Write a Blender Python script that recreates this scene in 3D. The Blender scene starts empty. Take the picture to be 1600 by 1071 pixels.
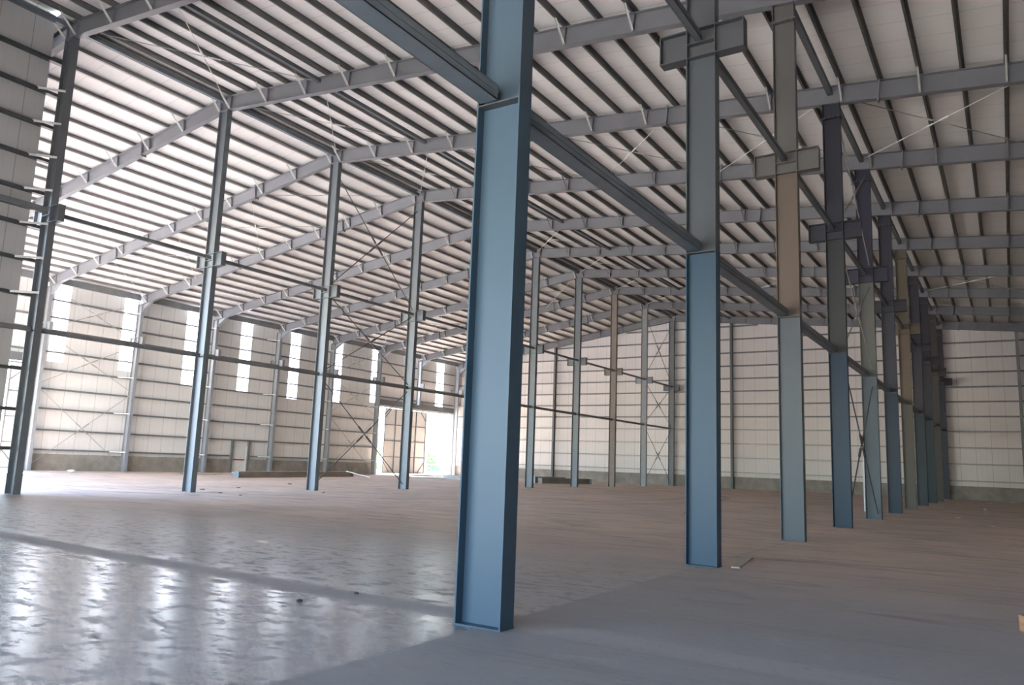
import bpy, math, random
from mathutils import Vector, Matrix
random.seed(7)
S = bpy.context.scene
COL = S.collection
# ------------------------------------------------------------------ camera
cam_d = bpy.data.cameras.new('camera')
cam_d.sensor_width = 36.0
cam_d.lens = 1214.516 / 1600 * 36.0
cam_d.clip_start = 0.05
cam_d.clip_end = 800
cam = bpy.data.objects.new('camera', cam_d)
COL.objects.link(cam)
R_ = Vector((0.844537, 0.534272, 0.036186)); U_ = Vector((0.051925, -0.148961, 0.987479)); F_ = Vector((-0.532973, 0.832084, 0.153545))
M = Matrix((( R_.x, U_.x, -F_.x), (R_.y, U_.y, -F_.y), (R_.z, U_.z, -F_.z))).to_4x4()
M.translation = Vector((4.0735, -6.0539, 1.4552))
cam.matrix_world = M
S.camera = cam
# ------------------------------------------------------------------ light
world = bpy.data.worlds.new('sky'); S.world = world; world.use_nodes = True
nt = world.node_tree; nt.nodes.clear()
sky = nt.nodes.new('ShaderNodeTexSky'); sky.sky_type = 'NISHITA'; sky.sun_disc = False
sky.sun_elevation = math.radians(44); sky.sun_rotation = math.radians(276)
sky.air_density = 1.0; sky.dust_density = 0.3; sky.ozone_density = 2.5
bgn = nt.nodes.new('ShaderNodeBackground'); bgn.inputs['Strength'].default_value = 0.36
wo = nt.nodes.new('ShaderNodeOutputWorld')
nt.links.new(sky.outputs[0], bgn.inputs['Color']); nt.links.new(bgn.outputs[0], wo.inputs['Surface'])
sun_d = bpy.data.lights.new('sun', 'SUN'); sun_d.energy = 14.5; sun_d.angle = math.radians(0.6); sun_d.color = (1.0, 0.95, 0.88)
sun = bpy.data.objects.new('sun', sun_d); COL.objects.link(sun)
el = math.radians(46); az = Vector((-0.985, 0.17, 0)).normalized()
sd = az * math.cos(el) + Vector((0, 0, math.sin(el)))
sun.rotation_euler = sd.to_track_quat('Z', 'Y').to_euler()
sun.location = (-80, -20, 60)
# daylight portals in the two big openings of the shell (they only guide the sky light through them)
def portal(name, loc, direction, sx, sy):
    d = bpy.data.lights.new(name, 'AREA'); d.shape = 'RECTANGLE'; d.size = sx; d.size_y = sy
    d.cycles.is_portal = True
    o = bpy.data.objects.new(name, d); COL.objects.link(o); o.location = loc
    o.rotation_euler = (-Vector(direction)).to_track_quat('Z', 'Y').to_euler()
S.view_settings.view_transform = 'Standard'
S.view_settings.look = 'None'
S.view_settings.exposure = 2.75
S.view_settings.gamma = 1.0
S.view_settings.use_curve_mapping = False
S.cycles.use_denoising = True
S.cycles.max_bounces = 10
S.cycles.diffuse_bounces = 7
S.cycles.glossy_bounces = 3
S.cycles.transmission_bounces = 4
S.cycles.sample_clamp_indirect = 12
S.cycles.caustics_reflective = False
S.cycles.caustics_refractive = False

# ------------------------------------------------------------------ dimensions
XA, XB, XW, XR = -21.22, 0.0, -45.35, 21.2
BAY = 6.0
def zb(x):                      # underside of the rafters
    return 14.72 - (0.150 * (XA - x) if x < XA else 0.095 * (x - XA))
RD = 0.58                       # rafter depth
PD = 0.16                       # purlin depth
YE = 60.6                       # back wall
Y0 = -12.0                      # front wall (behind the camera)

# ------------------------------------------------------------------ materials
def mat(name, col, rough=0.5, metal=0.0, var=0.12, scale=3.0, dirt=None, dirt_amt=0.35, stretch=(1, 1, 1), bump=0.0, spec=0.5):
    m = bpy.data.materials.new(name); m.use_nodes = True
    n = m.node_tree.nodes; l = m.node_tree.links
    b = n['Principled BSDF']
    b.inputs['Roughness'].default_value = rough; b.inputs['Metallic'].default_value = metal
    b.inputs['Specular IOR Level'].default_value = spec
    tc = n.new('ShaderNodeTexCoord'); mp = n.new('ShaderNodeMapping'); mp.inputs['Scale'].default_value = stretch
    l.new(tc.outputs['Object'], mp.inputs['Vector'])
    no = n.new('ShaderNodeTexNoise'); no.inputs['Scale'].default_value = scale; no.inputs['Detail'].default_value = 6
    no.inputs['Roughness'].default_value = 0.6
    l.new(mp.outputs[0], no.inputs['Vector'])
    r = n.new('ShaderNodeValToRGB'); r.color_ramp.elements[0].position = 0.3; r.color_ramp.elements[1].position = 0.7
    r.color_ramp.elements[0].color = tuple(c * (1 - var) for c in col) + (1,)
    r.color_ramp.elements[1].color = tuple(min(1, c * (1 + var)) for c in col) + (1,)
    l.new(no.outputs['Fac'], r.inputs['Fac'])
    out = r.outputs['Color']
    if dirt:
        n2 = n.new('ShaderNodeTexNoise'); n2.inputs['Scale'].default_value = scale * 0.45; n2.inputs['Detail'].default_value = 8
        l.new(mp.outputs[0], n2.inputs['Vector'])
        r2 = n.new('ShaderNodeValToRGB'); r2.color_ramp.elements[0].position = 0.45; r2.color_ramp.elements[1].position = 0.72
        r2.color_ramp.elements[1].color = (dirt_amt,) * 3 + (1,)
        l.new(n2.outputs['Fac'], r2.inputs['Fac'])
        mx = n.new('ShaderNodeMixRGB'); mx.inputs['Color2'].default_value = tuple(dirt) + (1,)
        l.new(r2.outputs['Color'], mx.inputs['Fac']); l.new(out, mx.inputs['Color1']); out = mx.outputs['Color']
    l.new(out, b.inputs['Base Color'])
    if bump:
        bp = n.new('ShaderNodeBump'); bp.inputs['Strength'].default_value = bump; bp.inputs['Distance'].default_value = 0.02
        l.new(no.outputs['Fac'], bp.inputs['Height']); l.new(bp.outputs[0], b.inputs['Normal'])
    return m

def cladding(name, col, axis, period=1.0, rib=0.34, rough=0.55, seam=0.62, phase=0.0):
    """profiled sheet: joint line every period, faint ribs in between (axis 0=x 1=y)."""
    m = mat(name, col, rough, 0, 0.03, 0.7)
    n = m.node_tree.nodes; l = m.node_tree.links; b = n['Principled BSDF']
    base = b.inputs['Base Color'].links[0].from_socket
    tc = n.new('ShaderNodeTexCoord'); sx = n.new('ShaderNodeSeparateXYZ'); l.new(tc.outputs['Object'], sx.inputs[0])
    def line(per, w):
        a = n.new('ShaderNodeMath'); a.operation = 'ADD'; a.inputs[1].default_value = 1000 + phase; l.new(sx.outputs[axis], a.inputs[0])
        d = n.new('ShaderNodeMath'); d.operation = 'DIVIDE'; d.inputs[1].default_value = per; l.new(a.outputs[0], d.inputs[0])
        f = n.new('ShaderNodeMath'); f.operation = 'FRACT'; l.new(d.outputs[0], f.inputs[0])
        c = n.new('ShaderNodeMath'); c.operation = 'LESS_THAN'; c.inputs[1].default_value = w / per; l.new(f.outputs[0], c.inputs[0])
        return c.outputs[0]
    s1 = line(period, 0.022); s2 = line(rib, 0.012)
    mx = n.new('ShaderNodeMixRGB'); mx.blend_type = 'MULTIPLY'; mx.inputs['Color2'].default_value = (seam, seam * 0.97, seam * 0.95, 1)
    l.new(s1, mx.inputs['Fac']); l.new(base, mx.inputs['Color1'])
    m2 = n.new('ShaderNodeMath'); m2.operation = 'MULTIPLY'; m2.inputs[1].default_value = 0.30; l.new(s2, m2.inputs[0])
    my = n.new('ShaderNodeMixRGB'); my.blend_type = 'MULTIPLY'; my.inputs['Color2'].default_value = (seam, seam, seam, 1)
    l.new(m2.outputs[0], my.inputs['Fac']); l.new(mx.outputs[0], my.inputs['Color1'])
    l.new(my.outputs[0], b.inputs['Base Color'])
    bp = n.new('ShaderNodeBump'); bp.inputs['Strength'].default_value = 0.5; bp.inputs['Distance'].default_value = 0.01; bp.invert = True
    ad = n.new('ShaderNodeMath'); ad.operation = 'MAXIMUM'; l.new(s1, ad.inputs[0]); l.new(m2.outputs[0], ad.inputs[1])
    l.new(ad.outputs[0], bp.inputs['Height']); l.new(bp.outputs[0], b.inputs['Normal'])
    return m

M_PRIMER = mat('grey_primer', (0.13, 0.14, 0.15), 0.5, 0, 0.10, 1.5)
M_RAFTER = mat('rafter_paint', (0.20, 0.205, 0.225), 0.5, 0, 0.10, 0.8)
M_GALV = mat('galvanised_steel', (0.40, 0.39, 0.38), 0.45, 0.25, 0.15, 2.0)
M_PURLIN = mat('shaded_galvanised_steel', (0.17, 0.17, 0.165), 0.4, 0.3, 0.15, 2.0)  # right slope purlins: galvanised grey darkened, shade on their webs put into colour
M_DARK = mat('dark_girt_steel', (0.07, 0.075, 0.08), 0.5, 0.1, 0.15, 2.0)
M_GIRT = mat('girt_steel', (0.21, 0.22, 0.23), 0.5, 0.2, 0.15, 2.0)
M_ROD = mat('rod_steel', (0.42, 0.42, 0.40), 0.4, 0.3, 0.1, 4.0)
M_BROD = mat('bright_rod_steel', (0.75, 0.75, 0.72), 0.4, 0.2, 0.1, 4.0)
M_DROD = mat('dark_rod_steel', (0.12, 0.12, 0.125), 0.45, 0.3, 0.1, 4.0)
M_STRUT = mat('strut_paint', (0.15, 0.185, 0.215), 0.45, 0, 0.15, 2.0, dirt=(0.24, 0.22, 0.2))
M_ABLUE = mat('pale_blue_primer', (0.145, 0.165, 0.18), 0.5, 0, 0.08, 2.0)
M_WCOL = mat('pale_grey_primer', (0.27, 0.285, 0.30), 0.5, 0, 0.08, 2.0)
BCOLS = [((.052,.088,.124),(.058,.088,.115),(.066,.090,.110)), ((.036,.077,.122),(.080,.092,.102),(.088,.092,.098)), ((.110,.135,.158),(.165,.132,.105),(.150,.148,.138)),  # lower, middle, upper coats; bluer lower tones also hold blue skylight put into colour
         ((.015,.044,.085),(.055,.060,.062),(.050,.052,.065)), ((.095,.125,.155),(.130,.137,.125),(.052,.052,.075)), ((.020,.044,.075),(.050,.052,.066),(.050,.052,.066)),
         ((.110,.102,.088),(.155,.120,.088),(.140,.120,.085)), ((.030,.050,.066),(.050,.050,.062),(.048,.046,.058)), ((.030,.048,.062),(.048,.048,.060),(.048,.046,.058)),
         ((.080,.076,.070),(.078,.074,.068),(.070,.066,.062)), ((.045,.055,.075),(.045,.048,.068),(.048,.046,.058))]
M_B = [[mat('column_paint_and_skylight', c, 0.42, 0, 0.07, 1.2, dirt=tuple(v*.85+.012 for v in c), dirt_amt=0.5, stretch=(1, 1, 0.5), spec=0.3) for c in q] for q in BCOLS]
M_BROWN = mat('dusty_brown_primer', (0.22, 0.185, 0.155), 0.6, 0, 0.15, 1.5)
M_WALL_Y = cladding('wall_sheet', (0.82, 0.80, 0.77), 1, 1.0, 0.333)
M_WALL_X = cladding('back_wall_sheet', (0.80, 0.755, 0.74), 0, 1.0, 0.333)
M_ROOF = cladding('roof_sheet', (0.88, 0.87, 0.85), 1, 1.0, 0.333, seam=0.8)
M_CONC = mat('dado_concrete', (0.30, 0.275, 0.245), 0.9, 0, 0.22, 1.6, dirt=(0.18, 0.165, 0.15), dirt_amt=0.5, bump=0.2)
M_WHITE = mat('white_paint', (0.72, 0.72, 0.70), 0.5, 0, 0.04, 2)
M_RED = mat('red_bar', (0.35, 0.04, 0.03), 0.5, 0, 0.1, 5)
M_GROUND = mat('yard_concrete', (0.62, 0.57, 0.51), 0.95, 0, 0.15, 0.3)
M_BRICK = mat('brick_clay', (0.36, 0.19, 0.10), 0.9, 0, 0.2, 20, bump=0.3)
M_STONE = mat('stone_dark', (0.06, 0.05, 0.045), 0.8, 0, 0.3, 30)
M_CHIP = mat('white_scrap', (0.75, 0.76, 0.74), 0.8, 0, 0.1, 30)
M_LEAF = mat('bush_leaves', (0.16, 0.21, 0.10), 0.8, 0, 0.4, 2.0)
M_HOUSE = mat('far_building_wall', (0.10, 0.15, 0.22), 0.7, 0, 0.1, 0.5)
M_TIMBER = mat('dusty_beam', (0.42, 0.38, 0.33), 0.8, 0, 0.15, 1.5)
M_SHEET = mat('pale_blue_sheet', (0.42, 0.50, 0.56), 0.5, 0, 0.1, 2)

def strip_material():
    m = bpy.data.materials.new('translucent_sheet'); m.use_nodes = True
    n = m.node_tree.nodes; l = m.node_tree.links; n.clear()
    o = n.new('ShaderNodeOutputMaterial'); t = n.new('ShaderNodeBsdfTranslucent'); d = n.new('ShaderNodeBsdfDiffuse'); x = n.new('ShaderNodeMixShader')
    t.inputs['Color'].default_value = (0.66, 0.68, 0.72, 1); d.inputs['Color'].default_value = (0.9, 0.92, 0.95, 1)
    w = n.new('ShaderNodeTexWave'); w.inputs['Scale'].default_value = 2.0
    x.inputs[0].default_value = 0.15
    l.new(t.outputs[0], x.inputs[1]); l.new(d.outputs[0], x.inputs[2]); l.new(x.outputs[0], o.inputs['Surface'])
    return m
M_STRIP = strip_material()

def floor_material():
    m = bpy.data.materials.new('power_floated_concrete'); m.use_nodes = True
    n = m.node_tree.nodes; l = m.node_tree.links; b = n['Principled BSDF']
    tc = n.new('ShaderNodeTexCoord'); sx = n.new('ShaderNodeSeparateXYZ'); l.new(tc.outputs['Object'], sx.inputs[0])
    def mp(scale, rot=0):
        q = n.new('ShaderNodeMapping'); q.inputs['Scale'].default_value = scale; q.inputs['Rotation'].default_value = (0, 0, rot)
        l.new(tc.outputs['Object'], q.inputs['Vector']); return q.outputs[0]
    def noise(vec, sc, det=6, ro=0.6, dist=0.0):
        q = n.new('ShaderNodeTexNoise'); q.inputs['Scale'].default_value = sc; q.inputs['Detail'].default_value = det
        q.inputs['Roughness'].default_value = ro; q.inputs['Distortion'].default_value = dist; l.new(vec, q.inputs['Vector']); return q.outputs['Fac']
    def ramp(f, a, bb, ca=0.0, cb=1.0):
        q = n.new('ShaderNodeMapRange'); q.inputs['From Min'].default_value = a; q.inputs['From Max'].default_value = bb
        q.inputs['To Min'].default_value = ca; q.inputs['To Max'].default_value = cb; q.interpolation_type = 'SMOOTHSTEP'; l.new(f, q.inputs['Value']); return q.outputs[0]
    def op(o, a, bb=None):
        q = n.new('ShaderNodeMath'); q.operation = o
        for i, v in enumerate((a, bb)):
            if v is None: continue
            if isinstance(v, (int, float)): q.inputs[i].default_value = v
            else: l.new(v, q.inputs[i])
        return q.outputs[0]
    def mix(f, c1, c2, blend='MIX'):
        q = n.new('ShaderNodeMixRGB'); q.blend_type = blend
        for i, v in ((0, f), (1, c1), (2, c2)):
            if isinstance(v, tuple): q.inputs[i].default_value = v + (1,) if len(v) == 3 else v
            elif isinstance(v, (int, float)): q.inputs[i].default_value = v
            else: l.new(v, q.inputs[i])
        return q.outputs[0]
    big = noise(mp((1, 1, 1)), 0.35, 7, 0.62, 0.4)
    med = noise(mp((1, 1, 1)), 2.2, 8, 0.65, 0.6)
    fine = noise(mp((1, 2.2, 1), 0.3), 9.0, 8, 0.7, 1.2)
    streak = noise(mp((0.35, 2.6, 1), -0.12), 1.3, 6, 0.6, 0.5)
    wob = op('MULTIPLY', op('SUBTRACT', big, 0.5), 3.0)
    X, Y = sx.outputs[0], sx.outputs[1]
    # polished bay: x < 0, fading out around y = 8
    inx = ramp(op('ADD', X, op('MULTIPLY', wob, 0.04)), -0.01, 0.03, 1, 0)
    iny = ramp(op('ADD', Y, op('MULTIPLY', wob, 1.5)), 5.0, 10.0, 1, 0)
    # dusty band along the first frame line
    db = op('ABSOLUTE', op('SUBTRACT', op('ADD', Y, op('ADD', op('MULTIPLY', X, 0.02), op('MULTIPLY', wob, 0.15))), 0.30))
    band = ramp(op('ADD', db, op('MULTIPLY', op('SUBTRACT', fine, 0.5), 0.25)), 0.10, 0.34, 0.8, 0)
    band = op('MULTIPLY', band, ramp(big, 0.25, 0.5, 0.6, 1.0))
    # floor right next to the column line, dusty triangle towards the viewer
    tri = ramp(op('ADD', X, op('MULTIPLY', op('ADD', Y, 2.0), -0.35)), -0.45, -0.25, 0, 1)
    tri = op('MULTIPLY', tri, ramp(Y, -2.2, -1.8, 0.0, 0.0))
    patch = noise(mp((1, 2.0, 1), 0.2), 3.2, 9, 0.72, 0.3)
    dust0 = op('MULTIPLY', ramp(patch, 0.46, 0.62), ramp(Y, -0.4, 1.2, 0.45, 1.0))
    dust0 = op('MAXIMUM', dust0, op('ADD', ramp(Y, -0.2, 1.5, 0.0, 0.30), ramp(Y, 2.0, 7.0, 0.0, 0.35)))
    gloss = op('MULTIPLY', op('MULTIPLY', inx, iny), op('SUBTRACT', 1.0, band))
    gloss = op('MULTIPLY', gloss, op('SUBTRACT', 1.0, dust0))
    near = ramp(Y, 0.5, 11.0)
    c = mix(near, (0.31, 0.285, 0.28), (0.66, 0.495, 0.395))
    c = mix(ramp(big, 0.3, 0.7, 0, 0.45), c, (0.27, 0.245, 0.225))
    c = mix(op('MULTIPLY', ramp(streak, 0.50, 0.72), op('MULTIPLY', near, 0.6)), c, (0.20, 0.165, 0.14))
    st2 = noise(mp((0.5, 2.2, 1), 0.15), 0.55, 8, 0.7, 1.5)
    c = mix(op('MULTIPLY', ramp(st2, 0.50, 0.70), 0.55), c, (0.19, 0.16, 0.14))
    st3 = noise(mp((1, 1.6, 1), 0.5), 1.1, 9, 0.72, 1.0)
    c = mix(op('MULTIPLY', ramp(st3, 0.56, 0.74), 0.32), c, (0.46, 0.44, 0.42))
    c = mix(op('MULTIPLY', gloss, 0.35), c, (0.26, 0.265, 0.27))
    c = mix(op('MULTIPLY', band, 0.55), c, (0.40, 0.365, 0.35))
    c = mix(op('MULTIPLY', ramp(fine, 0.55, 0.70), 0.38), c, (0.14, 0.13, 0.125))
    vf = noise(mp((1, 3.0, 1), -0.4), 26.0, 6, 0.75, 1.5)
    c = mix(op('MULTIPLY', ramp(vf, 0.60, 0.72), 0.30), c, (0.10, 0.09, 0.085))
    c = mix(op('MULTIPLY', ramp(fine, 0.42, 0.30), 0.12), c, (0.55, 0.54, 0.52))
    # tyre arcs
    def arc(cx, cy, r, w, amt):
        d = op('SQRT', op('ADD', op('POWER', op('SUBTRACT', X, cx), 2.0), op('POWER', op('SUBTRACT', Y, cy), 2.0)))
        d = op('ABSOLUTE', op('SUBTRACT', op('ADD', d, op('MULTIPLY', wob, 0.05)), r))
        return op('MULTIPLY', ramp(d, w * 0.5, w, 1, 0), op('MULTIPLY', ramp(med, 0.3, 0.6), amt))
    for a in ((-9, -7.5, 7.9, 0.05, 0.3), (12, 2, 14.5, 0.04, 0.2),
              (-30, 30, 20, 0.25, 0.5), (-30, 30, 22, 0.25, 0.45)):
        c = mix(arc(*a), c, (0.15, 0.13, 0.12))
    # sawn joints on the column grid
    def joint(v, w, amt):
        f = op('ABSOLUTE', v)
        return op('MULTIPLY', ramp(f, w * 0.6, w, 1, 0), amt)
    jx = joint(op('ADD', X, 0.02), 0.012, 0.55)
    jy = joint(op('SUBTRACT', op('MODULO', op('ADD', Y, 63.0), 6.0), 3.0), 0.010, 0.25)
    c = mix(op('MAXIMUM', jx, jy), c, (0.12, 0.11, 0.10))
    l.new(c, b.inputs['Base Color'])
    ro = op('ADD', op('MULTIPLY', gloss, -0.52), op('ADD', 0.66, op('MULTIPLY', fine, 0.12)))
    l.new(ro, b.inputs['Roughness'])
    b.inputs['Specular IOR Level'].default_value = 0.38
    bp = n.new('ShaderNodeBump'); bp.inputs['Strength'].default_value = 0.10; bp.inputs['Distance'].default_value = 0.012
    h = op('ADD', op('MULTIPLY', patch, 0.10), op('MULTIPLY', vf, 0.25))
    l.new(h, bp.inputs['Height']); l.new(bp.outputs[0], b.inputs['Normal'])
    return m
M_FLOOR = floor_material()

# ------------------------------------------------------------------ mesh helpers
class MB:
    def __init__(s): s.v = []; s.f = []
    def hexa(s, p):
        i = len(s.v); s.v += [tuple(q) for q in p]
        s.f += [(i, i+3, i+2, i+1), (i+4, i+5, i+6, i+7), (i, i+1, i+5, i+4), (i+1, i+2, i+6, i+5), (i+2, i+3, i+7, i+6), (i+3, i, i+4, i+7)]
        return s
    def box(s, x0, x1, y0, y1, z0, z1):
        return s.hexa([(x0, y0, z0), (x1, y0, z0), (x1, y1, z0), (x0, y1, z0), (x0, y0, z1), (x1, y0, z1), (x1, y1, z1), (x0, y1, z1)])
    def bar(s, a, b, u, v, w, h, ou=0.0, ov=0.0):
        """bar a->b with section w along u and h along v, offset ou, ov"""
        a = Vector(a); b = Vector(b); u = Vector(u); v = Vector(v); P = []
        for q in (a, b):
            c = q + u * ou + v * ov
            P += [c - u*w/2 - v*h/2, c + u*w/2 - v*h/2, c + u*w/2 + v*h/2, c - u*w/2 + v*h/2]
        return s.hexa(P)
    def tube(s, a, b, r, k=8):
        a = Vector(a); b = Vector(b); d = (b - a).normalized()
        u = d.orthogonal().normalized(); v = d.cross(u); i = len(s.v)
        for q in (a, b):
            for j in range(k):
                t = 2 * math.pi * j / k; s.v.append(tuple(q + u * r * math.cos(t) + v * r * math.sin(t)))
        for j in range(k): s.f.append((i + j, i + (j + 1) % k, i + k + (j + 1) % k, i + k + j))
        s.f.append(tuple(i + j for j in reversed(range(k)))); s.f.append(tuple(i + k + j for j in range(k)))
        return s
    def prism(s, poly, off):
        """polygon (3-d points) swept by off"""
        k = len(poly); i = len(s.v); off = Vector(off)
        s.v += [tuple(Vector(p)) for p in poly] + [tuple(Vector(p) + off) for p in poly]
        s.f.append(tuple(i + j for j in reversed(range(k)))); s.f.append(tuple(i + k + j for j in range(k)))
        for j in range(k): s.f.append((i + j, i + (j + 1) % k, i + k + (j + 1) % k, i + k + j))
        return s
    def build(s, name, m, parent=None, loc=None):
        me = bpy.data.meshes.new(name)
        off = Vector(loc) if loc is not None else Vector((0, 0, 0))
        me.from_pydata([tuple(Vector(q) - off) for q in s.v], [], s.f); me.materials.append(m)
        me.validate(); me.update()
        import bmesh
        bm = bmesh.new(); bm.from_mesh(me); bmesh.ops.recalc_face_normals(bm, faces=bm.faces); bm.to_mesh(me); bm.free()
        o = bpy.data.objects.new(name, me); COL.objects.link(o)
        if parent is not None:
            o.parent = parent
            if loc is not None: o.location = off
        elif loc is not None: o.location = off
        return o
def tag(o, label=None, cat=None, group=None, kind=None):
    if label: o['label'] = label
    if cat: o['category'] = cat
    if group: o['group'] = group
    if kind: o['kind'] = kind
    return o
def empty(name, loc=(0, 0, 0), label=None, cat=None, group=None, kind=None):
    o = bpy.data.objects.new(name, None); COL.objects.link(o); o.location = loc; o.empty_display_size = 0.3
    return tag(o, label, cat, group, kind)
def copy_tree(o, parent=None):
    c = o.copy(); COL.objects.link(c)
    if parent is not None: c.parent = parent
    for ch in list(o.children): copy_tree(ch, c)
    return c
def struct(name, mb, m, parent=None):
    o = mb.build(name, m, parent)
    if parent is None: o['kind'] = 'structure'
    return o
ORD = ['zeroth', 'first', 'second', 'third', 'fourth', 'fifth', 'sixth', 'seventh', 'eighth', 'ninth', 'tenth', 'eleventh', 'twelfth', 'thirteenth', 'fourteenth', 'fifteenth',
       'sixteenth', 'seventeenth', 'eighteenth', 'nineteenth', 'twentieth', 'twenty-first', 'twenty-second', 'twenty-third', 'twenty-fourth', 'twenty-fifth', 'twenty-sixth',
       'twenty-seventh', 'twenty-eighth', 'twenty-ninth', 'thirtieth']

# ------------------------------------------------------------------ setting
struct('floor', MB().box(XW, XR, Y0, YE, -0.25, 0), M_FLOOR)
struct('ground', MB().box(-170, 130, -120, 190, -0.40, -0.26), M_GROUND)
# roof decks
zd = lambda x: zb(x) + RD + PD
struct('ceiling_left', MB().hexa([(XW-0.5, 5.63, zd(XW-0.5)), (XA, 5.63, zd(XA)), (XA, YE+.4, zd(XA)), (XW-0.5, YE+.4, zd(XW-0.5)),
        (XW-0.5, 5.63, zd(XW-0.5)+.05), (XA, 5.63, zd(XA)+.05), (XA, YE+.4, zd(XA)+.05), (XW-0.5, YE+.4, zd(XW-0.5)+.05)]), M_ROOF)
struct('ceiling_right', MB().hexa([(XA, Y0-.4, zd(XA)), (XR+.5, Y0-.4, zd(XR+.5)), (XR+.5, YE+.4, zd(XR+.5)), (XA, YE+.4, zd(XA)),
        (XA, Y0-.4, zd(XA)+.05), (XR+.5, Y0-.4, zd(XR+.5)+.05), (XR+.5, YE+.4, zd(XR+.5)+.05), (XA, YE+.4, zd(XA)+.05)]), M_ROOF)
# left wall with its openings
DADO = 1.0
STRIPS = [(13.6, 14.7, 6.65), (18.7, 19.68, 6.67), (23.27, 24.2, 6.65), (28.05, 29.1, 6.16), (32.85, 33.9, 6.14), (37.85, 38.9, 6.05), (42.78, 43.85, 6.12), (47.75, 48.5, 6.6), (52.6, 53.7, 6.95), (57.55, 58.8, 6.97)]
ST_TOP = 11.75
DOOR2 = (49.0, 60.4, 0.0, 6.42); DOOR3 = (12.6, 17.7, 0.0, 6.5); DOOR1 = (32.9, 34.22, 0.0, 2.02)
holes = [(a, b, c, ST_TOP) for a, b, c in STRIPS] + [DOOR2, DOOR3, DOOR1]
def wall_cells(mb, x0, x1, y0, y1, z0, z1, holes):
    ys = sorted({y0, y1} | {q for h in holes for q in h[:2] if y0 < q < y1})
    for i in range(len(ys) - 1):
        a, b = ys[i], ys[i+1]; mid = (a + b) / 2
        cuts = sorted((max(z0, h[2]), min(z1, h[3])) for h in holes if h[0] < mid < h[1])
        z = z0
        for c, d in cuts:
            if c > z: mb.box(x0, x1, a, b, z, c)
            z = max(z, d)
        if z < z1: mb.box(x0, x1, a, b, z, z1)
    return mb
WX = XW - 0.27 - 0.2              # face of the sheets: behind column flange and girts
struct('wall_left', wall_cells(MB(), WX-.05, WX, 6.0, YE+.3, DADO-.02, ST_TOP+.1, holes), M_WALL_Y)
struct('baseboard_left', wall_cells(MB(), WX-.1, WX+.22, 6.0, YE, -0.2, DADO, [DOOR2, DOOR3, DOOR1]), M_CONC)
for i, (a, b, c) in enumerate(STRIPS):
    struct('window_%d' % (i+1), MB().box(WX-.03, WX-.02, a, b, c, ST_TOP), M_STRIP)
# back wall
zr = lambda x: zb(x) + RD + PD
struct('wall_back', MB().prism([(WX, YE+.25, DADO-.02), (XR, YE+.25, DADO-.02), (XR, YE+.25, zr(XR)), (XA, YE+.25, zr(XA)), (WX, YE+.25, zr(WX))], (0, .05, 0)), M_WALL_X)
struct('baseboard_back', MB().box(WX+.2, XR, YE-.05, YE+.3, -0.2, DADO), M_CONC)
# side wall of the near hall
PX = XA - 0.25 - 0.2
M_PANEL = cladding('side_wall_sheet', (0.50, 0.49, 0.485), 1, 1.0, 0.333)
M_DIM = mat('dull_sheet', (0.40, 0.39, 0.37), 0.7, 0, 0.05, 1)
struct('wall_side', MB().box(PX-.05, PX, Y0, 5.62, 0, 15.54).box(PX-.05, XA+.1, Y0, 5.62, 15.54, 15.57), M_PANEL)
# right wall and front wall behind the camera, with its wide doorway
struct('wall_right', MB().box(XR, XR+.05, Y0, YE+.3, -.2, zr(XR)), M_DIM)
fw = MB()
FO = (-14.0, 7.0, 5.2)
fw.box(PX, FO[0], Y0-.05, Y0, 0, zr(PX)); fw.prism([(FO[0], Y0-.05, FO[2]), (FO[1], Y0-.05, FO[2]), (FO[1], Y0-.05, zr(FO[1])), (FO[0], Y0-.05, zr(FO[0]))], (0, .05, 0))
fw.prism([(FO[1], Y0-.05, -.2), (XR, Y0-.05, -.2), (XR, Y0-.05, zr(XR)), (FO[1], Y0-.05, zr(FO[1]))], (0, .05, 0))
struct('wall_front', fw, M_WALL_X)
# unseen sheet added above the left bay's opening to cut light on the roof
GO = 9.6
struct('gable_light_block', MB().prism([(WX, 5.56, GO), (PX-.05, 5.56, GO), (PX-.05, 5.56, zb(PX)+RD+PD-.01), (WX, 5.56, zb(WX)+RD+PD-.01)], (0, .05, 0)), M_WALL_X)
portal('doorway_portal', ((FO[0]+FO[1])/2, Y0+.1, FO[2]/2), (0, 1, 0), FO[1]-FO[0], FO[2])
portal('gable_portal', ((XA+XW)/2, 5.65, GO/2), (0, 1, 0), XA-XW, GO)

# ------------------------------------------------------------------ columns
def col_shaft(x, y, h, b, w, tf=0.016, tw=0.012, z0=0.0):
    mb = MB()
    mb.box(x-b/2, x-b/2+tf, y-w/2, y+w/2, z0, h); mb.box(x+b/2-tf, x+b/2, y-w/2, y+w/2, z0, h)
    mb.box(x-b/2+tf, x+b/2-tf, y-tw/2, y+tw/2, z0, h)
    return mb
def corbel(x, y, side, b, w, z0=8.40, z1=8.93, out=0.48, t=0.016):
    mb = MB(); xa = x + side*b/2; xb = xa + side*out
    lo, hi = min(xa, xb), max(xa, xb)
    mb.box(lo, hi, y-w/2, y+w/2, z1-t, z1); mb.box(lo, hi, y-w/2, y+w/2, z0, z0+t); mb.box(lo, hi, y-.006, y+.006, z0+t, z1-t)
    e = xb - side*t; mb.box(min(e, xb), max(e, xb), y-w/2, y+w/2, z0+t, z1-t)
    return mb
def stiff(x, y, z, b, w, t=0.014):
    return MB().box(x-b/2+.016, x+b/2-.016, y-w/2, y-.006, z-t/2, z+t/2).box(x-b/2+.016, x+b/2-.016, y+.006, y+w/2, z-t/2, z+t/2)
def baseplate(x, y, b, w):
    return MB().box(x-b/2-.004, x+b/2+.004, y-w/2-.004, y+w/2+.004, 0.0, 0.012)
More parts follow.
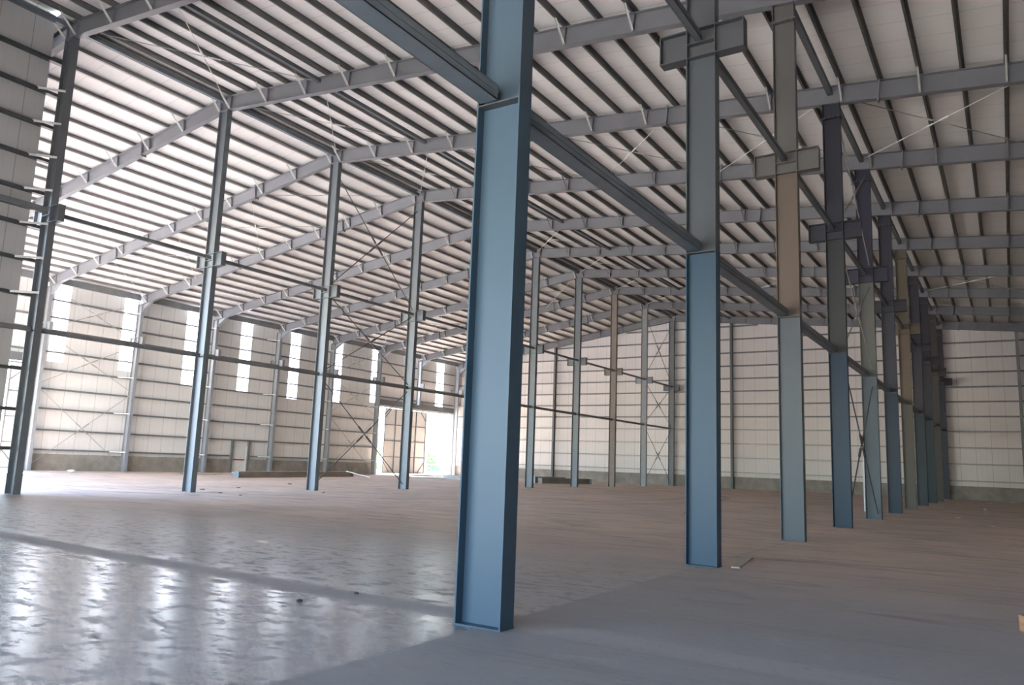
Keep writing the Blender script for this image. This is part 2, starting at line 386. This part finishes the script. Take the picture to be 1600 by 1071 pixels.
def bolts(x, y, b, w, z):
    mb = MB()
    for i in range(4):
        px = x - b/2 + .06 + i*(b-.12)/3
        mb.tube((px, y-w/2-.0, z-.05), (px, y-w/2-.0, z+.05), .014, 6)
    return mb

def column(x, y, h, b, w, m, label, group, corb=True, splice=None, ledge=4.97, extra=None):
    t = empty('steel_column', (x, y, 0), label, 'column', group)
    if isinstance(m, list):
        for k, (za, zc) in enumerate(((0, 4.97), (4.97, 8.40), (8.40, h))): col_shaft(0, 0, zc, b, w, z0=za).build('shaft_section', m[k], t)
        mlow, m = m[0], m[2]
    else:
        col_shaft(0, 0, h, b, w).build('shaft', m, t); mlow = m
    baseplate(0, 0, b, w).build('base_plate', mlow, t)
    if corb:
        for sd in (-1, 1):
            corbel(0, 0, sd, b, w).build('bracket', m, t)
        for z in (8.41, 8.66, 8.92): stiff(0, 0, z, b, w).build('stiffener_plate', m, t)
    if ledge: stiff(0, 0, ledge, b, w).build('stiffener_plate', M_DARK, t)  # ledge darker than the other plates: shaded underside put into its colour
    if splice:
        sp = MB().box(-b/2-.05, b/2+.05, -w/2-.03, w/2+.03, splice-.02, splice+.02).build('splice_plate', m, t)
        bolts(0, 0, b, w, splice).build('bolts', M_GIRT, sp)
    return t
B_LOOK = ['bluish grey', 'slate blue', 'pale dusty', 'dark teal', 'light grey', 'dark slate', 'rust stained brown', 'dark blue grey', 'dark grey blue', 'dull brownish grey', 'dark corner']
B_WHERE = ['nearest and largest, mid picture', 'second from the viewer in the nearest row', 'third from the viewer in the nearest row, beige above the upper strut', 'fourth in the nearest row, between pale dusty and light grey ones',
           'fifth in the nearest row with cross bracing on its left', 'sixth in the nearest row', 'seventh in the nearest row, browner than its neighbours', 'eighth in the nearest row', 'ninth in the nearest row', 'tenth in the nearest row, last but one',
           'standing at the back wall, last of the nearest row']
for n in range(0, 11):
    y = n*BAY if n < 10 else YE - .35
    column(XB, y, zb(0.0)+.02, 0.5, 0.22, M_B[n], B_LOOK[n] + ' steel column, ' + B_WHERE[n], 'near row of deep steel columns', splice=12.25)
A_WHERE = ['', 'leftmost of the middle row, in front of the near side wall', 'second from left in the middle row', 'third from left in the middle row, cross braced on its right', 'fourth from left in the middle row, in front of the far sliding door',
           'hidden almost wholly behind the nearest big column', 'just right of the nearest big column', 'second to the right of the nearest big column', 'brownish, third to the right of the nearest big column', 'last but one of the middle row', 'last of the middle row at the back wall']
for n in range(1, 11):
    y = n*BAY if n < 10 else YE - .35
    m = {1: M_PRIMER, 8: M_BROWN, 9: M_WCOL}.get(n, M_ABLUE)
    column(XA, y, zb(XA)+.02, 0.5, 0.22, m, 'slender grey steel column carrying the ridge, ' + A_WHERE[n], 'middle row of steel columns under the ridge', ledge=4.97)
W_WHERE = {1: 'outside the open gable', 2: 'beside the left edge sliding door', 3: 'between the left edge door and the first cross braced bay', 4: 'right of the first cross braced bay', 5: 'left of the small white door', 6: 'right of the small white door', 7: 'left of the second cross braced bay',
           8: 'at the left jamb of the far sliding door', 10: 'in the far corner right of the sliding door'}
for n in (1, 2, 3, 4, 5, 6, 7, 8, 10):
    y = n*BAY if n < 10 else YE - .35
    wc = column(XW+.25, y, zb(XW)+.1, 0.45, 0.22, M_WCOL, 'pale grey steel column on the left wall, ' + W_WHERE[n], 'columns along the left wall', ledge=None)
    if 4 <= n <= 8:
        for z in (1.25, 3.75, 6.15, 10.5):
            p = Vector((.2, -.115, z)); q = Vector((-.46, -.80, z)); dd = (q - p).normalized(); sd_ = Vector((-dd.y, dd.x, 0))
            MB().bar(p, q, sd_, (0, 0, 1), .005, .05).bar(p, q, sd_, (0, 0, 1), .05, .005, .022, .025).build('girt_brace', M_BROD, wc)
# post hung over the far sliding door
t = empty('hanging_post', (XW+.2, 54.0, 6.8), 'pale steel post hanging from the roof above the far sliding door', 'post')
mbp = MB().box(-.22, -.205, -.11, .11, 0, 4.5).box(.205, .22, -.11, .11, 0, 4.5).box(-.205, .205, -.006, .006, 0, 4.5)
mbp.build('shaft', M_WCOL, t)
MB().box(.22, .62, -.1, .1, 1.6, 2.13).build('bracket', M_WCOL, t)
# posts against the back wall
for x, w in ((-39.3, 'nearest the left corner'), (-33.3, 'seen just right of the largest column'), (-27.2, 'hidden behind the brownish middle row column'), (-15.85, 'right of the second nearest column'),
             (-10.6, 'behind the pale dusty column'), (-5.3, 'behind the light grey column'), (4.95, 'near the right edge of the picture'), (10.6, 'beyond the right edge'), (15.9, 'farthest right')):
    t = empty('wall_post', (x, YE-.2, 0), 'dark steel post on the back wall, ' + w, 'post', 'posts of the back wall')
    MB().box(-.1, .1, -.15, -.138, 0, zb(x)).box(-.1, .1, .138, .15, 0, zb(x)).box(-.006, .006, -.138, .138, 0, zb(x)).build('shaft', M_GIRT if x > 0 else M_PRIMER, t)
    MB().box(-.14, .14, -.19, .16, 0, .02).build('base_plate', M_PRIMER, t)

# ------------------------------------------------------------------ rafters
LPX = [XA - 0.25 - 1.148*k for k in range(0, 21)]
RPX = [XA + 0.35 + 1.06*k for k in range(0, 29)]
def rafter(n, xa, xb_, y, side, label, group, splices):
    t = empty('roof_rafter', (0, y, 0), label, 'rafter', group)
    a = Vector((xa, 0, zb(xa) + RD/2)); b = Vector((xb_, 0, zb(xb_) + RD/2))
    d = (b - a).normalized(); up = Vector((-d.z, 0, d.x))
    if up.z < 0: up = -up
    Yv = Vector((0, 1, 0))
    mb = MB()
    mb.bar(a, b, Yv, up, 0.22, 0.016, 0, -RD/2+.008); mb.bar(a, b, Yv, up, 0.22, 0.016, 0, RD/2-.008); mb.bar(a, b, Yv, up, 0.012, RD-.03)
    mb.build('beam', M_RAFTER, t)
    for sx in splices:
        if not (min(xa, xb_) < sx < max(xa, xb_)): continue
        c = Vector((sx, 0, zb(sx) + RD/2))
        MB().bar(c - d*.02, c + d*.02, Yv, up, 0.24, RD+.14).build('splice_plate', M_RAFTER, t)
    px = LPX if side == 'L' else RPX
    for i, q in enumerate(px):
        if i % 2 or q < min(xa, xb_)+.3 and side == 'L' or q > 10: continue
        c = Vector((q, 0, zb(q) + RD/2))
        MB().bar(c - d*.006, c + d*.006, Yv, up, 0.20, RD-.04).build('stiffener_plate', M_RAFTER, t)
        if y < YE - 1:
            br = MB(); p0 = Vector((q - .02, -.06, zb(q) + .03)); p1 = Vector((q - .02, -.72, zb(q) + RD + .12))
            dd = (p1 - p0).normalized(); vv = Vector((1, 0, 0)).cross(dd)
            br.bar(p0, p1, (1, 0, 0), vv, .05, .006).bar(p0, p1, (1, 0, 0), vv, .006, .05, -.022, .022)
            br.build('fly_brace', M_BROD if side == 'L' or n < 4 else M_GALV, t)
    return t
for n in range(0, 11):
    y = n*BAY if n < 10 else YE - .35
    wh = 'nearest' if n == 0 else (ORD[n+1] + ' frame from the viewer' if n < 10 else 'against the back wall')
    rafter(n, XA, XR, y, 'R', 'grey steel rafter sloping right from the ridge, ' + (wh if n else 'over the nearest big column'), 'rafters right of the ridge', (-10.4, -5.3+5.4*(n % 2)*0 + 0, 1.35) if n != 2 else (-10.1, 1.35))
    if n >= 1:
        rl = rafter(n, XW+.1, XA, y, 'L', 'pale grey steel rafter falling to the left wall, ' + (ORD[n] + ' from the viewer' if n < 10 else 'against the back wall'), 'rafters left of the ridge', (-26.6, -38.2))
        kn = MB().prism([(XW+.48, -.006, zb(XW)-.45), (XW+1.5, -.006, zb(XW+1.5)), (XW+.48, -.006, zb(XW+.45))], (0, .012, 0))
        kn.bar((XW+.48, 0, zb(XW)-.45), (XW+1.5, 0, zb(XW+1.5)), (0, 1, 0), (-.5, 0, .8), .2, .014)
        kn.build('haunch', M_WCOL, rl)

# ------------------------------------------------------------------ purlins
def purlin(x, y0, y1, side, label, group):
    z = zb(x) + RD; mb = MB(); mb.box(-.004, .004, y0, y1, 0, PD)
    mb.box(-.065 if side == 'R' else -.004, .004 if side == 'R' else .10, y0, y1, 0, .006); mb.box(-.065, .065, y0, y1, PD-.012, PD-.004)
    lip = -.065 if side == 'R' else .094
    mb.box(min(lip, lip+.006), max(lip, lip+.006), y0, y1, 0, .025)
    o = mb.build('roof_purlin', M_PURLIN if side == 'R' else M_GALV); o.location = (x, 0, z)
    tag(o, label, 'purlin', group)
for i, x in enumerate(LPX): purlin(x, 5.75, YE+.2, 'L', 'long steel purlin on the left roof slope, ' + ORD[i+1] + ' down from the ridge', 'purlins of the left roof slope')
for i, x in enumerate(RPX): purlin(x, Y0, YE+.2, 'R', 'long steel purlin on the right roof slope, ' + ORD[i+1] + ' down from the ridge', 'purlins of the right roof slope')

# ------------------------------------------------------------------ longitudinal struts between the frames
def strut(name, x, z, n, w, h, m, label, group, gap=.125, lipped=False, ya=None, yb=None):
    y0 = n*BAY + gap if ya is None else ya; y1 = (n+1)*BAY - gap if yb is None else yb
    if n == 9: y1 = YE - .5
    mb = MB()
    if lipped:      # channel on its side: flat underside, upright outer face with a rolled rib
        mb.box(x-w/2, x+w/2, y0, y1, z, z+.008); mb.box(x+w/2-.008, x+w/2, y0, y1, z, z+h); mb.box(x-w/2, x-w/2+.008, y0, y1, z, z+h)
        mb.box(x+w/2, x+w/2+.012, y0, y1, z+h*.45, z+h*.55); mb.box(x-w/2, x+w/2, y0, y1, z+h-.008, z+h)
    else:
        mb.box(x-w/2, x+w/2, y0, y1, z, z+h)
    o = mb.build(name, m, None, (x, (y0+y1)/2, z)); tag(o, label, 'strut', group); return o
for n in range(-1, 10):
    w1 = 'first bay, over the viewer' if n < 0 else 'behind the ' + B_LOOK[n] + ' column'
    strut('column_strut', -.1, 4.985, n, .21, .15, M_STRUT, 'blue grey channel strut at mid height, ' + w1, 'lower struts of the near column row', lipped=True)
    if n >= 0: strut('column_strut', -.03, 8.68, n, .12, .12, M_PRIMER, 'slim upper strut at bracket height, ' + w1, 'upper struts of the near column row', lipped=True)
    if n >= 0: strut('roof_strut', 0.0, zb(0)+.25, n, .15, .18, M_PRIMER, 'roof level strut over the near row, ' + w1, 'roof struts over the near column row')
for n in range(1, 10):
    w2 = 'right of the %s middle row column' % ORD[n]
    strut('column_strut', XA, 4.93, n, .14, .14, M_GIRT, 'dark lower strut ' + w2, 'lower struts of the middle column row', lipped=True)
    strut('column_strut', XA+.1, 8.68, n, .12, .12, M_GIRT, 'dark upper strut ' + w2, 'upper struts of the middle column row', lipped=True)
    strut('ridge_strut', XA, zb(XA)+.28, n, .16, .14, M_STRUT, 'dark ridge strut with a bright edge ' + w2, 'ridge struts', lipped=True)
    strut('roof_strut', XA+5.3, zb(XA+5.3)+.33, n, .14, .14, M_PRIMER, 'roof strut one brace panel right of the ridge, ' + ORD[n] + ' bay', 'roof struts right of the ridge')
    strut('eave_beam', XW+.25, 11.42, n, .2, .40, M_GIRT, 'deep dark eave beam along the left wall top, ' + ORD[n] + ' bay', 'eave beams of the left wall')
    strut('wall_strut', XW+.55, 8.42, n, .1, .10, M_GIRT, 'thin strut between left wall column brackets, ' + ORD[n] + ' bay', 'struts along the left wall')
strut('column_strut', XA, 4.93, 0, .14, .14, M_GIRT, 'dark lower strut running into the leftmost middle row column', 'lower struts of the middle column row', lipped=True)
strut('column_strut', XA+.1, 8.68, 0, .14, .2, M_GIRT, 'dark upper strut running into the leftmost middle row column', 'upper struts of the middle column row', lipped=True)
strut('ridge_strut', XA, zb(XA)+.28, 0, .16, .16, M_STRUT, 'dark ridge strut above the near side wall', 'ridge struts', lipped=True)

# ------------------------------------------------------------------ cross braces
def cross(p00, p11, p01, p10, r, m, label, group, m2=None):
    c = (Vector(p00) + Vector(p11)) / 2
    t = empty('cross_brace', c, label, 'brace', group)
    for k, (a, b, mm) in enumerate(((p00, p11, m), (p01, p10, m2 or m))):
        a = Vector(a) - c; b = Vector(b) - c; d = (b - a).normalized()
        off = Vector((0, 0, 0.02 * (1 if k else -1))) if abs(d.z) < .5 else Vector((0.02 if abs(d.x) < .5 else 0, 0.02 if abs(d.x) >= .5 else 0, 0)) * (1 if k else -1)
        a += off; b += off
        rod = MB().tube(a, b, r, 6).build('rod', mm, t)
        mid = (a + b) / 2
        L_ = min(.55, (b-a).length*.09)
        for sg in (-1, 1): MB().tube(mid + d*L_*sg, mid + d*L_*.25*sg, r*2.1, 6).build('turnbuckle', m, rod)
for n in (3,):
    ya, yb = n*BAY + .105, (n+1)*BAY - .105
    for i, (z0, z1) in enumerate(((.25, 4.8), (5.15, 8.6), (9.0, 14.2))):
        cross((XA, ya, z0), (XA, yb, z1), (XA, ya, z1), (XA, yb, z0), .022, M_DROD, ('lowest', 'middle', 'topmost')[i] + ' dark rod cross between third and fourth middle row columns', 'cross bracing of the middle row')
for i, (z0, z1) in enumerate(((.25, 4.8), (5.15, 8.6), (9.0, 14.2))):
    cross((XA, 54.105, z0), (XA, YE-.455, z1), (XA, 54.105, z1), (XA, YE-.455, z0), .02, M_DROD, ('lowest', 'middle', 'topmost') [i] + ' thin rod cross in the last bay before the back wall', 'cross bracing of the middle row')
for i, (z0, z1) in enumerate(((.2, 4.6), (5.2, 8.2), (9.0, 12.4))):
    cross((.12, 18.125, z0), (.12, 23.875, z1), (.12, 18.125, z1), (.12, 23.875, z0), .02, M_DROD if i == 0 else M_ROD, ('lowest', 'middle', 'topmost')[i] + ' rod cross between the dark teal and light grey near row columns', 'cross bracing of the near row')
for n, w in ((3, 'first'), (7, 'second')):
    ya, yb = n*BAY + .105, (n+1)*BAY - .105; x = XW + .18
    for i, (z0, z1) in enumerate(((.3, 4.95), (5.25, 8.35), (8.6, 11.2))):
        cross((x, ya, z0), (x, yb, z1), (x, ya, z1), (x, yb, z0), .02, M_ROD, ('lowest', 'middle', 'topmost')[i] + ' rod cross in the ' + w + ' braced bay of the left wall', 'cross bracing of the left wall')
def roof_cross(n, x0, x1, label, group):
    ya = n*BAY + .12; yb = (n+1)*BAY - .12 if n < 9 else YE - .5
    h = .36
    cross((x0, yb, zb(x0)+h), (x1, ya, zb(x1)+h), (x1, yb, zb(x1)+h), (x0, ya, zb(x0)+h), .016, M_BROD, label, group, M_ROD)
for n in range(1, 10):
    roof_cross(n, XA+.1, XA+5.3, 'thin rod cross under the roof just right of the ridge, ' + ORD[n] + ' bay from the left', 'roof cross bracing')
for n, w in ((3, 'nearer'), (7, 'farther')):
    for k in range(1, 5):
        roof_cross(n, XA+5.3*k, XA+5.3*(k+1), 'rod cross in the %s braced roof bay, %s panel right of the ridge' % (w, ORD[k+1]), 'roof cross bracing')
    for k in range(4):
        roof_cross(n, XA-6.0*(k+1)+(.75 if k==3 else 0), XA-6.0*k-(.25 if k==0 else 0), 'thin rod cross in the %s braced roof bay, %s panel left of the ridge' % (w, ORD[k+1]), 'roof cross bracing')

# ------------------------------------------------------------------ girts
def girt_y(xf, xb2, y0, y1, z, label, group, m=None):
    mb = MB(); lo, hi = min(xf, xb2), max(xf, xb2)
    mb.box(lo, hi, y0, y1, z+.044, z+.05); mb.box(lo, hi, y0, y1, z-.05, z-.044); mb.box(xf-.004, xf+.004, y0, y1, z-.044, z+.044)
    tag(mb.build('wall_girt', m or M_GIRT, None, (xf, (y0+y1)/2, z)), label, 'girt', group)
GZ = [1.25, 2.45, 3.75, 4.95, 6.15, 7.25, 9.4, 10.5]
for i, z in enumerate(GZ):
    w = ORD[i+1] + ' from the bottom'
    xf = XW + .02 - .0
    xf = WX + .2
    if z < 2.2:
        for a, b, q in ((17.8, 32.6, 'left of the small door'), (34.5, 48.9, 'right of the small door')): girt_y(xf, WX+.01, a, b, z, 'horizontal girt on the left wall, %s, %s' % (w, q), 'girts of the left wall')
    elif z < 6.9 and z < 6.4:
        girt_y(xf, WX+.01, 17.8, 48.9, z, 'horizontal girt on the left wall, ' + w + ', between the two sliding doors', 'girts of the left wall')
    else:
        girt_y(xf, WX+.01, 6.1, YE-.1, z, 'horizontal girt on the left wall, ' + w + ', passing the white strips', 'girts of the left wall')
EZ = [1.38, 2.6, 3.8, 5.0, 6.1, 7.2, 8.3, 9.4, 10.5, 11.65, 12.85, 14.0]
def xmax_at(z):   # extent of the back wall at height z
    xl = XA - (14.72 - z)/0.150 if z > zb(XW) else XW
    xr = XA + (14.72 - z)/0.095
    return max(xl, WX+.3) + .2, min(xr, XR)
for i, z in enumerate(EZ):
    x0, x1 = xmax_at(z)
    mb = MB(); yb = YE + .24; yf = YE - .02 + .0
    mb.box(x0, x1, yf, yf+.008, z-.045, z+.045); mb.box(x0, x1, yf, yb, z+.04, z+.046); mb.box(x0, x1, yf, yb, z-.046, z-.04)
    tag(mb.build('wall_girt', M_GALV if i < 4 else M_GIRT, None, ((x0+x1)/2, yf, z)), 'horizontal girt across the white back wall, ' + ORD[i+1] + ' from the bottom', 'girt', 'girts of the back wall')
for i, z in enumerate([1.36, 2.55, 3.8, 6.1, 7.2, 8.3, 9.4, 10.5, 11.62, 12.74, 13.87]):
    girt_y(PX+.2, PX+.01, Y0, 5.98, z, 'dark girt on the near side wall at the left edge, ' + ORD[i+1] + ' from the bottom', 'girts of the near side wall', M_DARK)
    if 6.0 < z < 13.5:
        a = Vector((PX+.18, 5.25, z)); b = Vector((XA+.2, 5.93, z+.04)); d = (b-a).normalized()
        o = MB().bar(a, b, d.cross(Vector((0, 0, 1))), (0, 0, 1), .006, .06).bar(a, b, d.cross(Vector((0, 0, 1))), (0, 0, 1), .05, .006, .02, .03)
        tag(o.build('angle_brace', M_BROD), 'short bright angle from side wall girt to leftmost column, ' + ORD[i-2] + ' from the bottom', 'brace', 'angles at the leftmost column')
# ------------------------------------------------------------------ doors
d1 = empty('door_1', (WX+.05, 33.56, 0), kind='structure')
MB().box(.0, .05, -.60, .60, .01, 1.97).build('leaf', M_WHITE, d1)
fr = MB().box(-.05, .12, -.67, -.60, 0, 2.04).box(-.05, .12, .60, .67, 0, 2.04).box(-.05, .12, -.60, .60, 1.97, 2.04).build('frame', M_WHITE, d1)
MB().box(.05, .12, -.50, .50, .93, 1.01).build('push_bar', M_RED, d1)
for s_ in (-1, 1): MB().box(.06, .2, s_*.75-.08, s_*.75+.08, 0, 2.42).build('post', M_GIRT, d1)
# far sliding door: header, leaf standing in the opening, open framed leaf outside
d2 = empty('door_2', (WX, 54.35, 0), kind='structure')
MB().box(.22, .42, -5.95, 6.0, 6.42, 6.95).build('header', M_PRIMER, d2)
MB().box(.1, .22, -5.95, 6.0, 6.28, 6.40).build('rail', M_GALV, d2)
def leaf(parent, y0, y1, z1, x, nv, nz, clad=True, m=None, mf=None, diag=True):
    m = m or M_GIRT
    if clad: pan = MB().box(x-.06, x-.02, y0, y1, .08, z1).build('leaf', mf or M_WALL_Y, parent)
    fr = MB()
    for k in range(nv+1):
        y = y0 + .04 + (y1 - y0 - .08)*k/nv; fr.box(x-.02, x+.05, y-.04, y+.04, .08, z1)
    for k in range(nz+1):
        z = .12 + (z1-.16)*k/nz; fr.box(x-.02, x+.045, y0, y1, z-.035, z+.035)
    if diag:
        for (a, b) in (((y1-.9, z1-.1), (y1-.1, z1-.9)), ((y0+.1, z1-.9), (y0+.9, z1-.1)), ((y1-1.0, .15), (y1-.1, 1.2)), ((y0+.1, 1.2), (y0+1.0, .15))):
            p = Vector((x+.01, a[0], a[1])); q = Vector((x+.01, b[0], b[1])); dd = (q-p).normalized()
            fr.bar(p, q, (1, 0, 0), Vector((1, 0, 0)).cross(dd), .05, .06)
    fr.build('leaf_frame', m, parent)
leaf(d2, 50.05-54.35, 56.35-54.35, 6.25, -.1, 4, 4, mf=M_WHITE)
t = empty('door_frame_leaf', (WX-.9, 59.3, -.0), 'bright open steel door framework seen through the far doorway', 'door frame')
fr = MB()
for y in (-1.7, 1.4): fr.box(-.04, .04, y-.12, y+.12, -.26, 6.3)
for z in (1.0, 1.75, 2.55, 3.4, 5.9): fr.box(-.03, .03, -1.7, 1.4, z-.05, z+.05)
fr.build('framework', M_GALV, t)
d3 = empty('door_3', (WX, 12.0, 0), kind='structure')
MB().box(.22, .42, .4, 5.6, 6.45, 6.95).build('header', M_PRIMER, d3)
MB().box(.1, .22, .4, 5.6, 6.30, 6.42).build('rail', M_GALV, d3)
leaf(d3, 16.62-12-5.5, 17.5-12, 6.25, -.1, 4, 4) if False else None
leaf(d3, 4.8, 9.8, 6.25, -.3, 4, 4)
MB().box(-.28, .1, 5.35, 5.6, 0, 6.4).build('jamb', M_WCOL, d3) if False else None

# ------------------------------------------------------------------ things on the floor
def long_beam(name, a, b, w, h, m, label, cat, end=None, z=0.0, group=None):
    a = Vector(a + (z,)); b = Vector(b + (z,)); d = (b-a).normalized(); s = Vector((-d.y, d.x, 0)); up = Vector((0, 0, 1))
    t = empty(name, a, label, cat, group)
    o = Vector((0, 0, 0)); e = b - a
    mb = MB().bar(o, e, s, up, w, .018, 0, .009).bar(o, e, s, up, w, .018, 0, h-.009).bar(o, e, s, up, .014, h-.036, 0, h/2)
    mb.build('beam', m, t)
    for q in (o - d*.01, e + d*.01):
        MB().bar(q - d*.01, q + d*.01, s, up, w, h, 0, h/2).build('end_plate', end or m, t)
long_beam('steel_beam', (-35.2, 25.1), (-38.6, 38.4), .42, .38, M_TIMBER, 'long dusty beam lying on the floor in front of the left wall', 'beam', M_ABLUE)
long_beam('steel_beam', (-26.6, 46.6), (-24.9, 51.6), .5, .42, M_CONC, 'grey beam lying in front of the back wall, darkest of the stack', 'beam', z=0, group='beams stacked near the back wall')
long_beam('steel_beam', (-27.4, 46.8), (-26.6, 50.6), .55, .5, M_SHEET, 'pale blue beam lying behind the grey one near the back wall', 'beam', z=0, group='beams stacked near the back wall')
long_beam('steel_beam', (-31.0, 45.6), (-40.0, 52.0), .35, .22, M_SHEET, 'pale beam lying flat in front of the far sliding door', 'beam', z=0)
def plank(a, b, w, h, m, label, z=0.0, z2=None):
    a = Vector(a + (z + h/2,)); b = Vector(b + ((z if z2 is None else z2) + h/2,)); d = (b-a).normalized(); s = Vector((-d.y, d.x, 0)).normalized()
    o = MB().bar(Vector((0, 0, 0)), b-a, s, d.cross(s), w, h).build('flat_bar', m); o.location = a
    tag(o, label, 'bar'); return o
plank((-40.8, 45.6), (-31.6, 43.4), .3, .08, M_TIMBER, 'brownish flat bar on the floor before the far sliding door')
plank((-43.5, 49.0), (-41.6, 53.5), .3, .08, M_GALV, 'grey flat bar on the floor at the far door threshold')
plank((-36.41, 38.15), (-38.02, 37.3), .07, .05, M_BROD, 'white bar propped on the far end of the long dusty beam', .0, .39)
plank((-39.8, 24.4), (-40.6, 28.2), .25, .05, M_TIMBER, 'flat pale plank on the floor left of the long beam')
st = MB().box(-.02, .02, -.004, .004, -1.62, 0).build('strap', M_WHITE); st.location = (0.14, 21.03, 1.98); tag(st, 'narrow white strap hanging from the lowest near row brace', 'strap')
bk = MB().box(0, .22, 0, .11, 0, .075).build('brick', M_BRICK); bk.location = (4.13, 3.36, 0); bk.rotation_euler = (0, 0, math.radians(35)); tag(bk, 'orange brown brick cut off by the right picture edge', 'brick')
bk2 = MB().box(0, .22, 0, .11, 0, .075).build('brick', M_BRICK); bk2.location = (4.15, 3.38, .076); bk2.rotation_euler = (0, 0, math.radians(50)); tag(bk2, 'orange brown brick lying on top of another at the right edge', 'brick')
plank((.46, 6.12), (.22, 7.7), .13, .02, M_TIMBER, 'small brown board on the floor right of the second nearest column')
def blob(name, x, y, r, m, label, cat, group=None, flat=.6, seed=0):
    rnd = random.Random(seed); vs = []; fs = []; N, K = 5, 8
    for i in range(N+1):
        th = math.pi*i/N
        for j in range(K):
            ph = 2*math.pi*j/K; q = r*(.75 + .5*rnd.random()) if 0 < i < N else r*.8
            vs.append((q*math.sin(th)*math.cos(ph)*1.3, q*math.sin(th)*math.sin(ph), max(0, (r*flat - q*flat*math.cos(th)))))
    for i in range(N):
        for j in range(K): fs.append((i*K+j, i*K+(j+1) % K, (i+1)*K+(j+1) % K, (i+1)*K+j))
    mb = MB(); mb.v = vs; mb.f = fs
    o = mb.build(name, m); o.location = (x, y, 0); o.rotation_euler = (0, 0, rnd.random()*6)
    tag(o, label, cat, group); return o
blob('stone', -2.04, -.30, .028, M_STONE, 'small dark stone on the polished floor left of the nearest column', 'stone', None, .6, 1)
blob('stone', -1.95, .43, .022, M_STONE, 'smaller dark stone behind the first one on the dust band', 'stone', None, .6, 2)
blob('stone', -4.9, 18.93, .10, M_STONE, 'black lump on the floor just left of the second nearest column', 'stone', None, .6, 3)
blob('stone', 2.9, 40.0, .07, M_CHIP, 'white lump near the back wall on the right', 'stone', None, .5, 4)
for i, (x, y, r, w) in enumerate([(2.81, 54.3, .16, 'farthest, nearest the back wall'), (4.08, 59.0, .18, 'at the foot of the back wall'), (3.0, 36.9, .1, 'mid way on the right'), (2.29, 28.85, .08, 'in front of the light grey column line'),
                               (3.9, 17.5, .04, 'nearest of them on the right'), (-1.0, 33.0, .08, 'between near and middle rows'), (3.5, 24.0, .06, 'at the right edge'), (-4.2, 26.0, .07, 'behind the second nearest column'), (-3.2, 22.6, .05, 'right of the second nearest column')]):
    blob('plaster_scrap', x, y, r, M_CHIP, 'small white plaster scrap on the floor, ' + w, 'scrap', 'white scraps on the floor', .15, 20+i)
for i, (x, y, r) in enumerate([(-22.5, 13.5, .07), (-20.2, 12.6, .06), (-23.5, 16.0, .08), (-25.0, 14.8, .07), (-18.6, 12.2, .05), (-26.5, 21.5, .09), (-19.4, 16.9, .06)]):
    blob('rubble_lump', x, y, r, M_CONC, 'brown rubble lump ' + ['left of the second middle row column', 'right of the second middle row column', 'farthest left', 'largest of three left of the second middle row column', 'nearest the viewer', 'in front of the left wall bracing', 'right of the third middle row column'][i], 'rubble', 'rubble between the middle row columns', .35, 40+i)
blob('sand_heap', -43.2, 19.6, .2, M_CHIP, 'small white heap by the first column of the braced left wall bay', 'heap', None, .35, 60)

# ------------------------------------------------------------------ yard outside the far door
h = empty('building', (-84, 92, -.26), 'dark blue building in the distance outside the far doorway', 'building')
MB().box(-6, 6, -9, 9, 0, 4.8).build('wall', M_HOUSE, h)
MB().prism([(-6.5, -9.4, 4.8), (6.5, -9.4, 4.8), (0, -9.4, 6.3)], (0, 18.8, 0)).build('roof', M_WHITE, h)
for k in range(5): MB().box(6.0, 6.06, -8+k*3.5, -6.2+k*3.5, 1.6, 3.0).build('window', M_SHEET, h)
def bush(x, y, r, label, seed):
    rnd = random.Random(seed); t = empty('bush', (x, y, -.26), label, 'bush', 'bushes in the yard')
    mb = MB()
    for k in range(900):
        a = rnd.random()*6.283; zz = rnd.random(); rr = r*math.sqrt(rnd.random())*(1-.5*zz); s = .16
        c = Vector((rr*math.cos(a), rr*math.sin(a), .2 + zz*r*1.5)); u = Vector((rnd.uniform(-1, 1), rnd.uniform(-1, 1), rnd.uniform(-1, 1))).normalized()*s
        v = u.orthogonal().normalized()*s*.6; i = len(mb.v)
        mb.v += [tuple(c-u), tuple(c+v), tuple(c+u), tuple(c-v)]; mb.f.append((i, i+1, i+2, i+3))
    mb.build('foliage', M_LEAF, t)
    MB().tube((0, 0, 0), (0, 0, r), .08, 6).build('stem', M_BROWN, t)
bush(-70, 77.5, 2.3, 'green bush outside, left in the far doorway', 1)
bush(-72, 90.0, 1.9, 'green bush outside, behind the white door framework', 2)
bush(-68, 94.0, 1.4, 'small green bush outside, right behind the white door framework', 3)
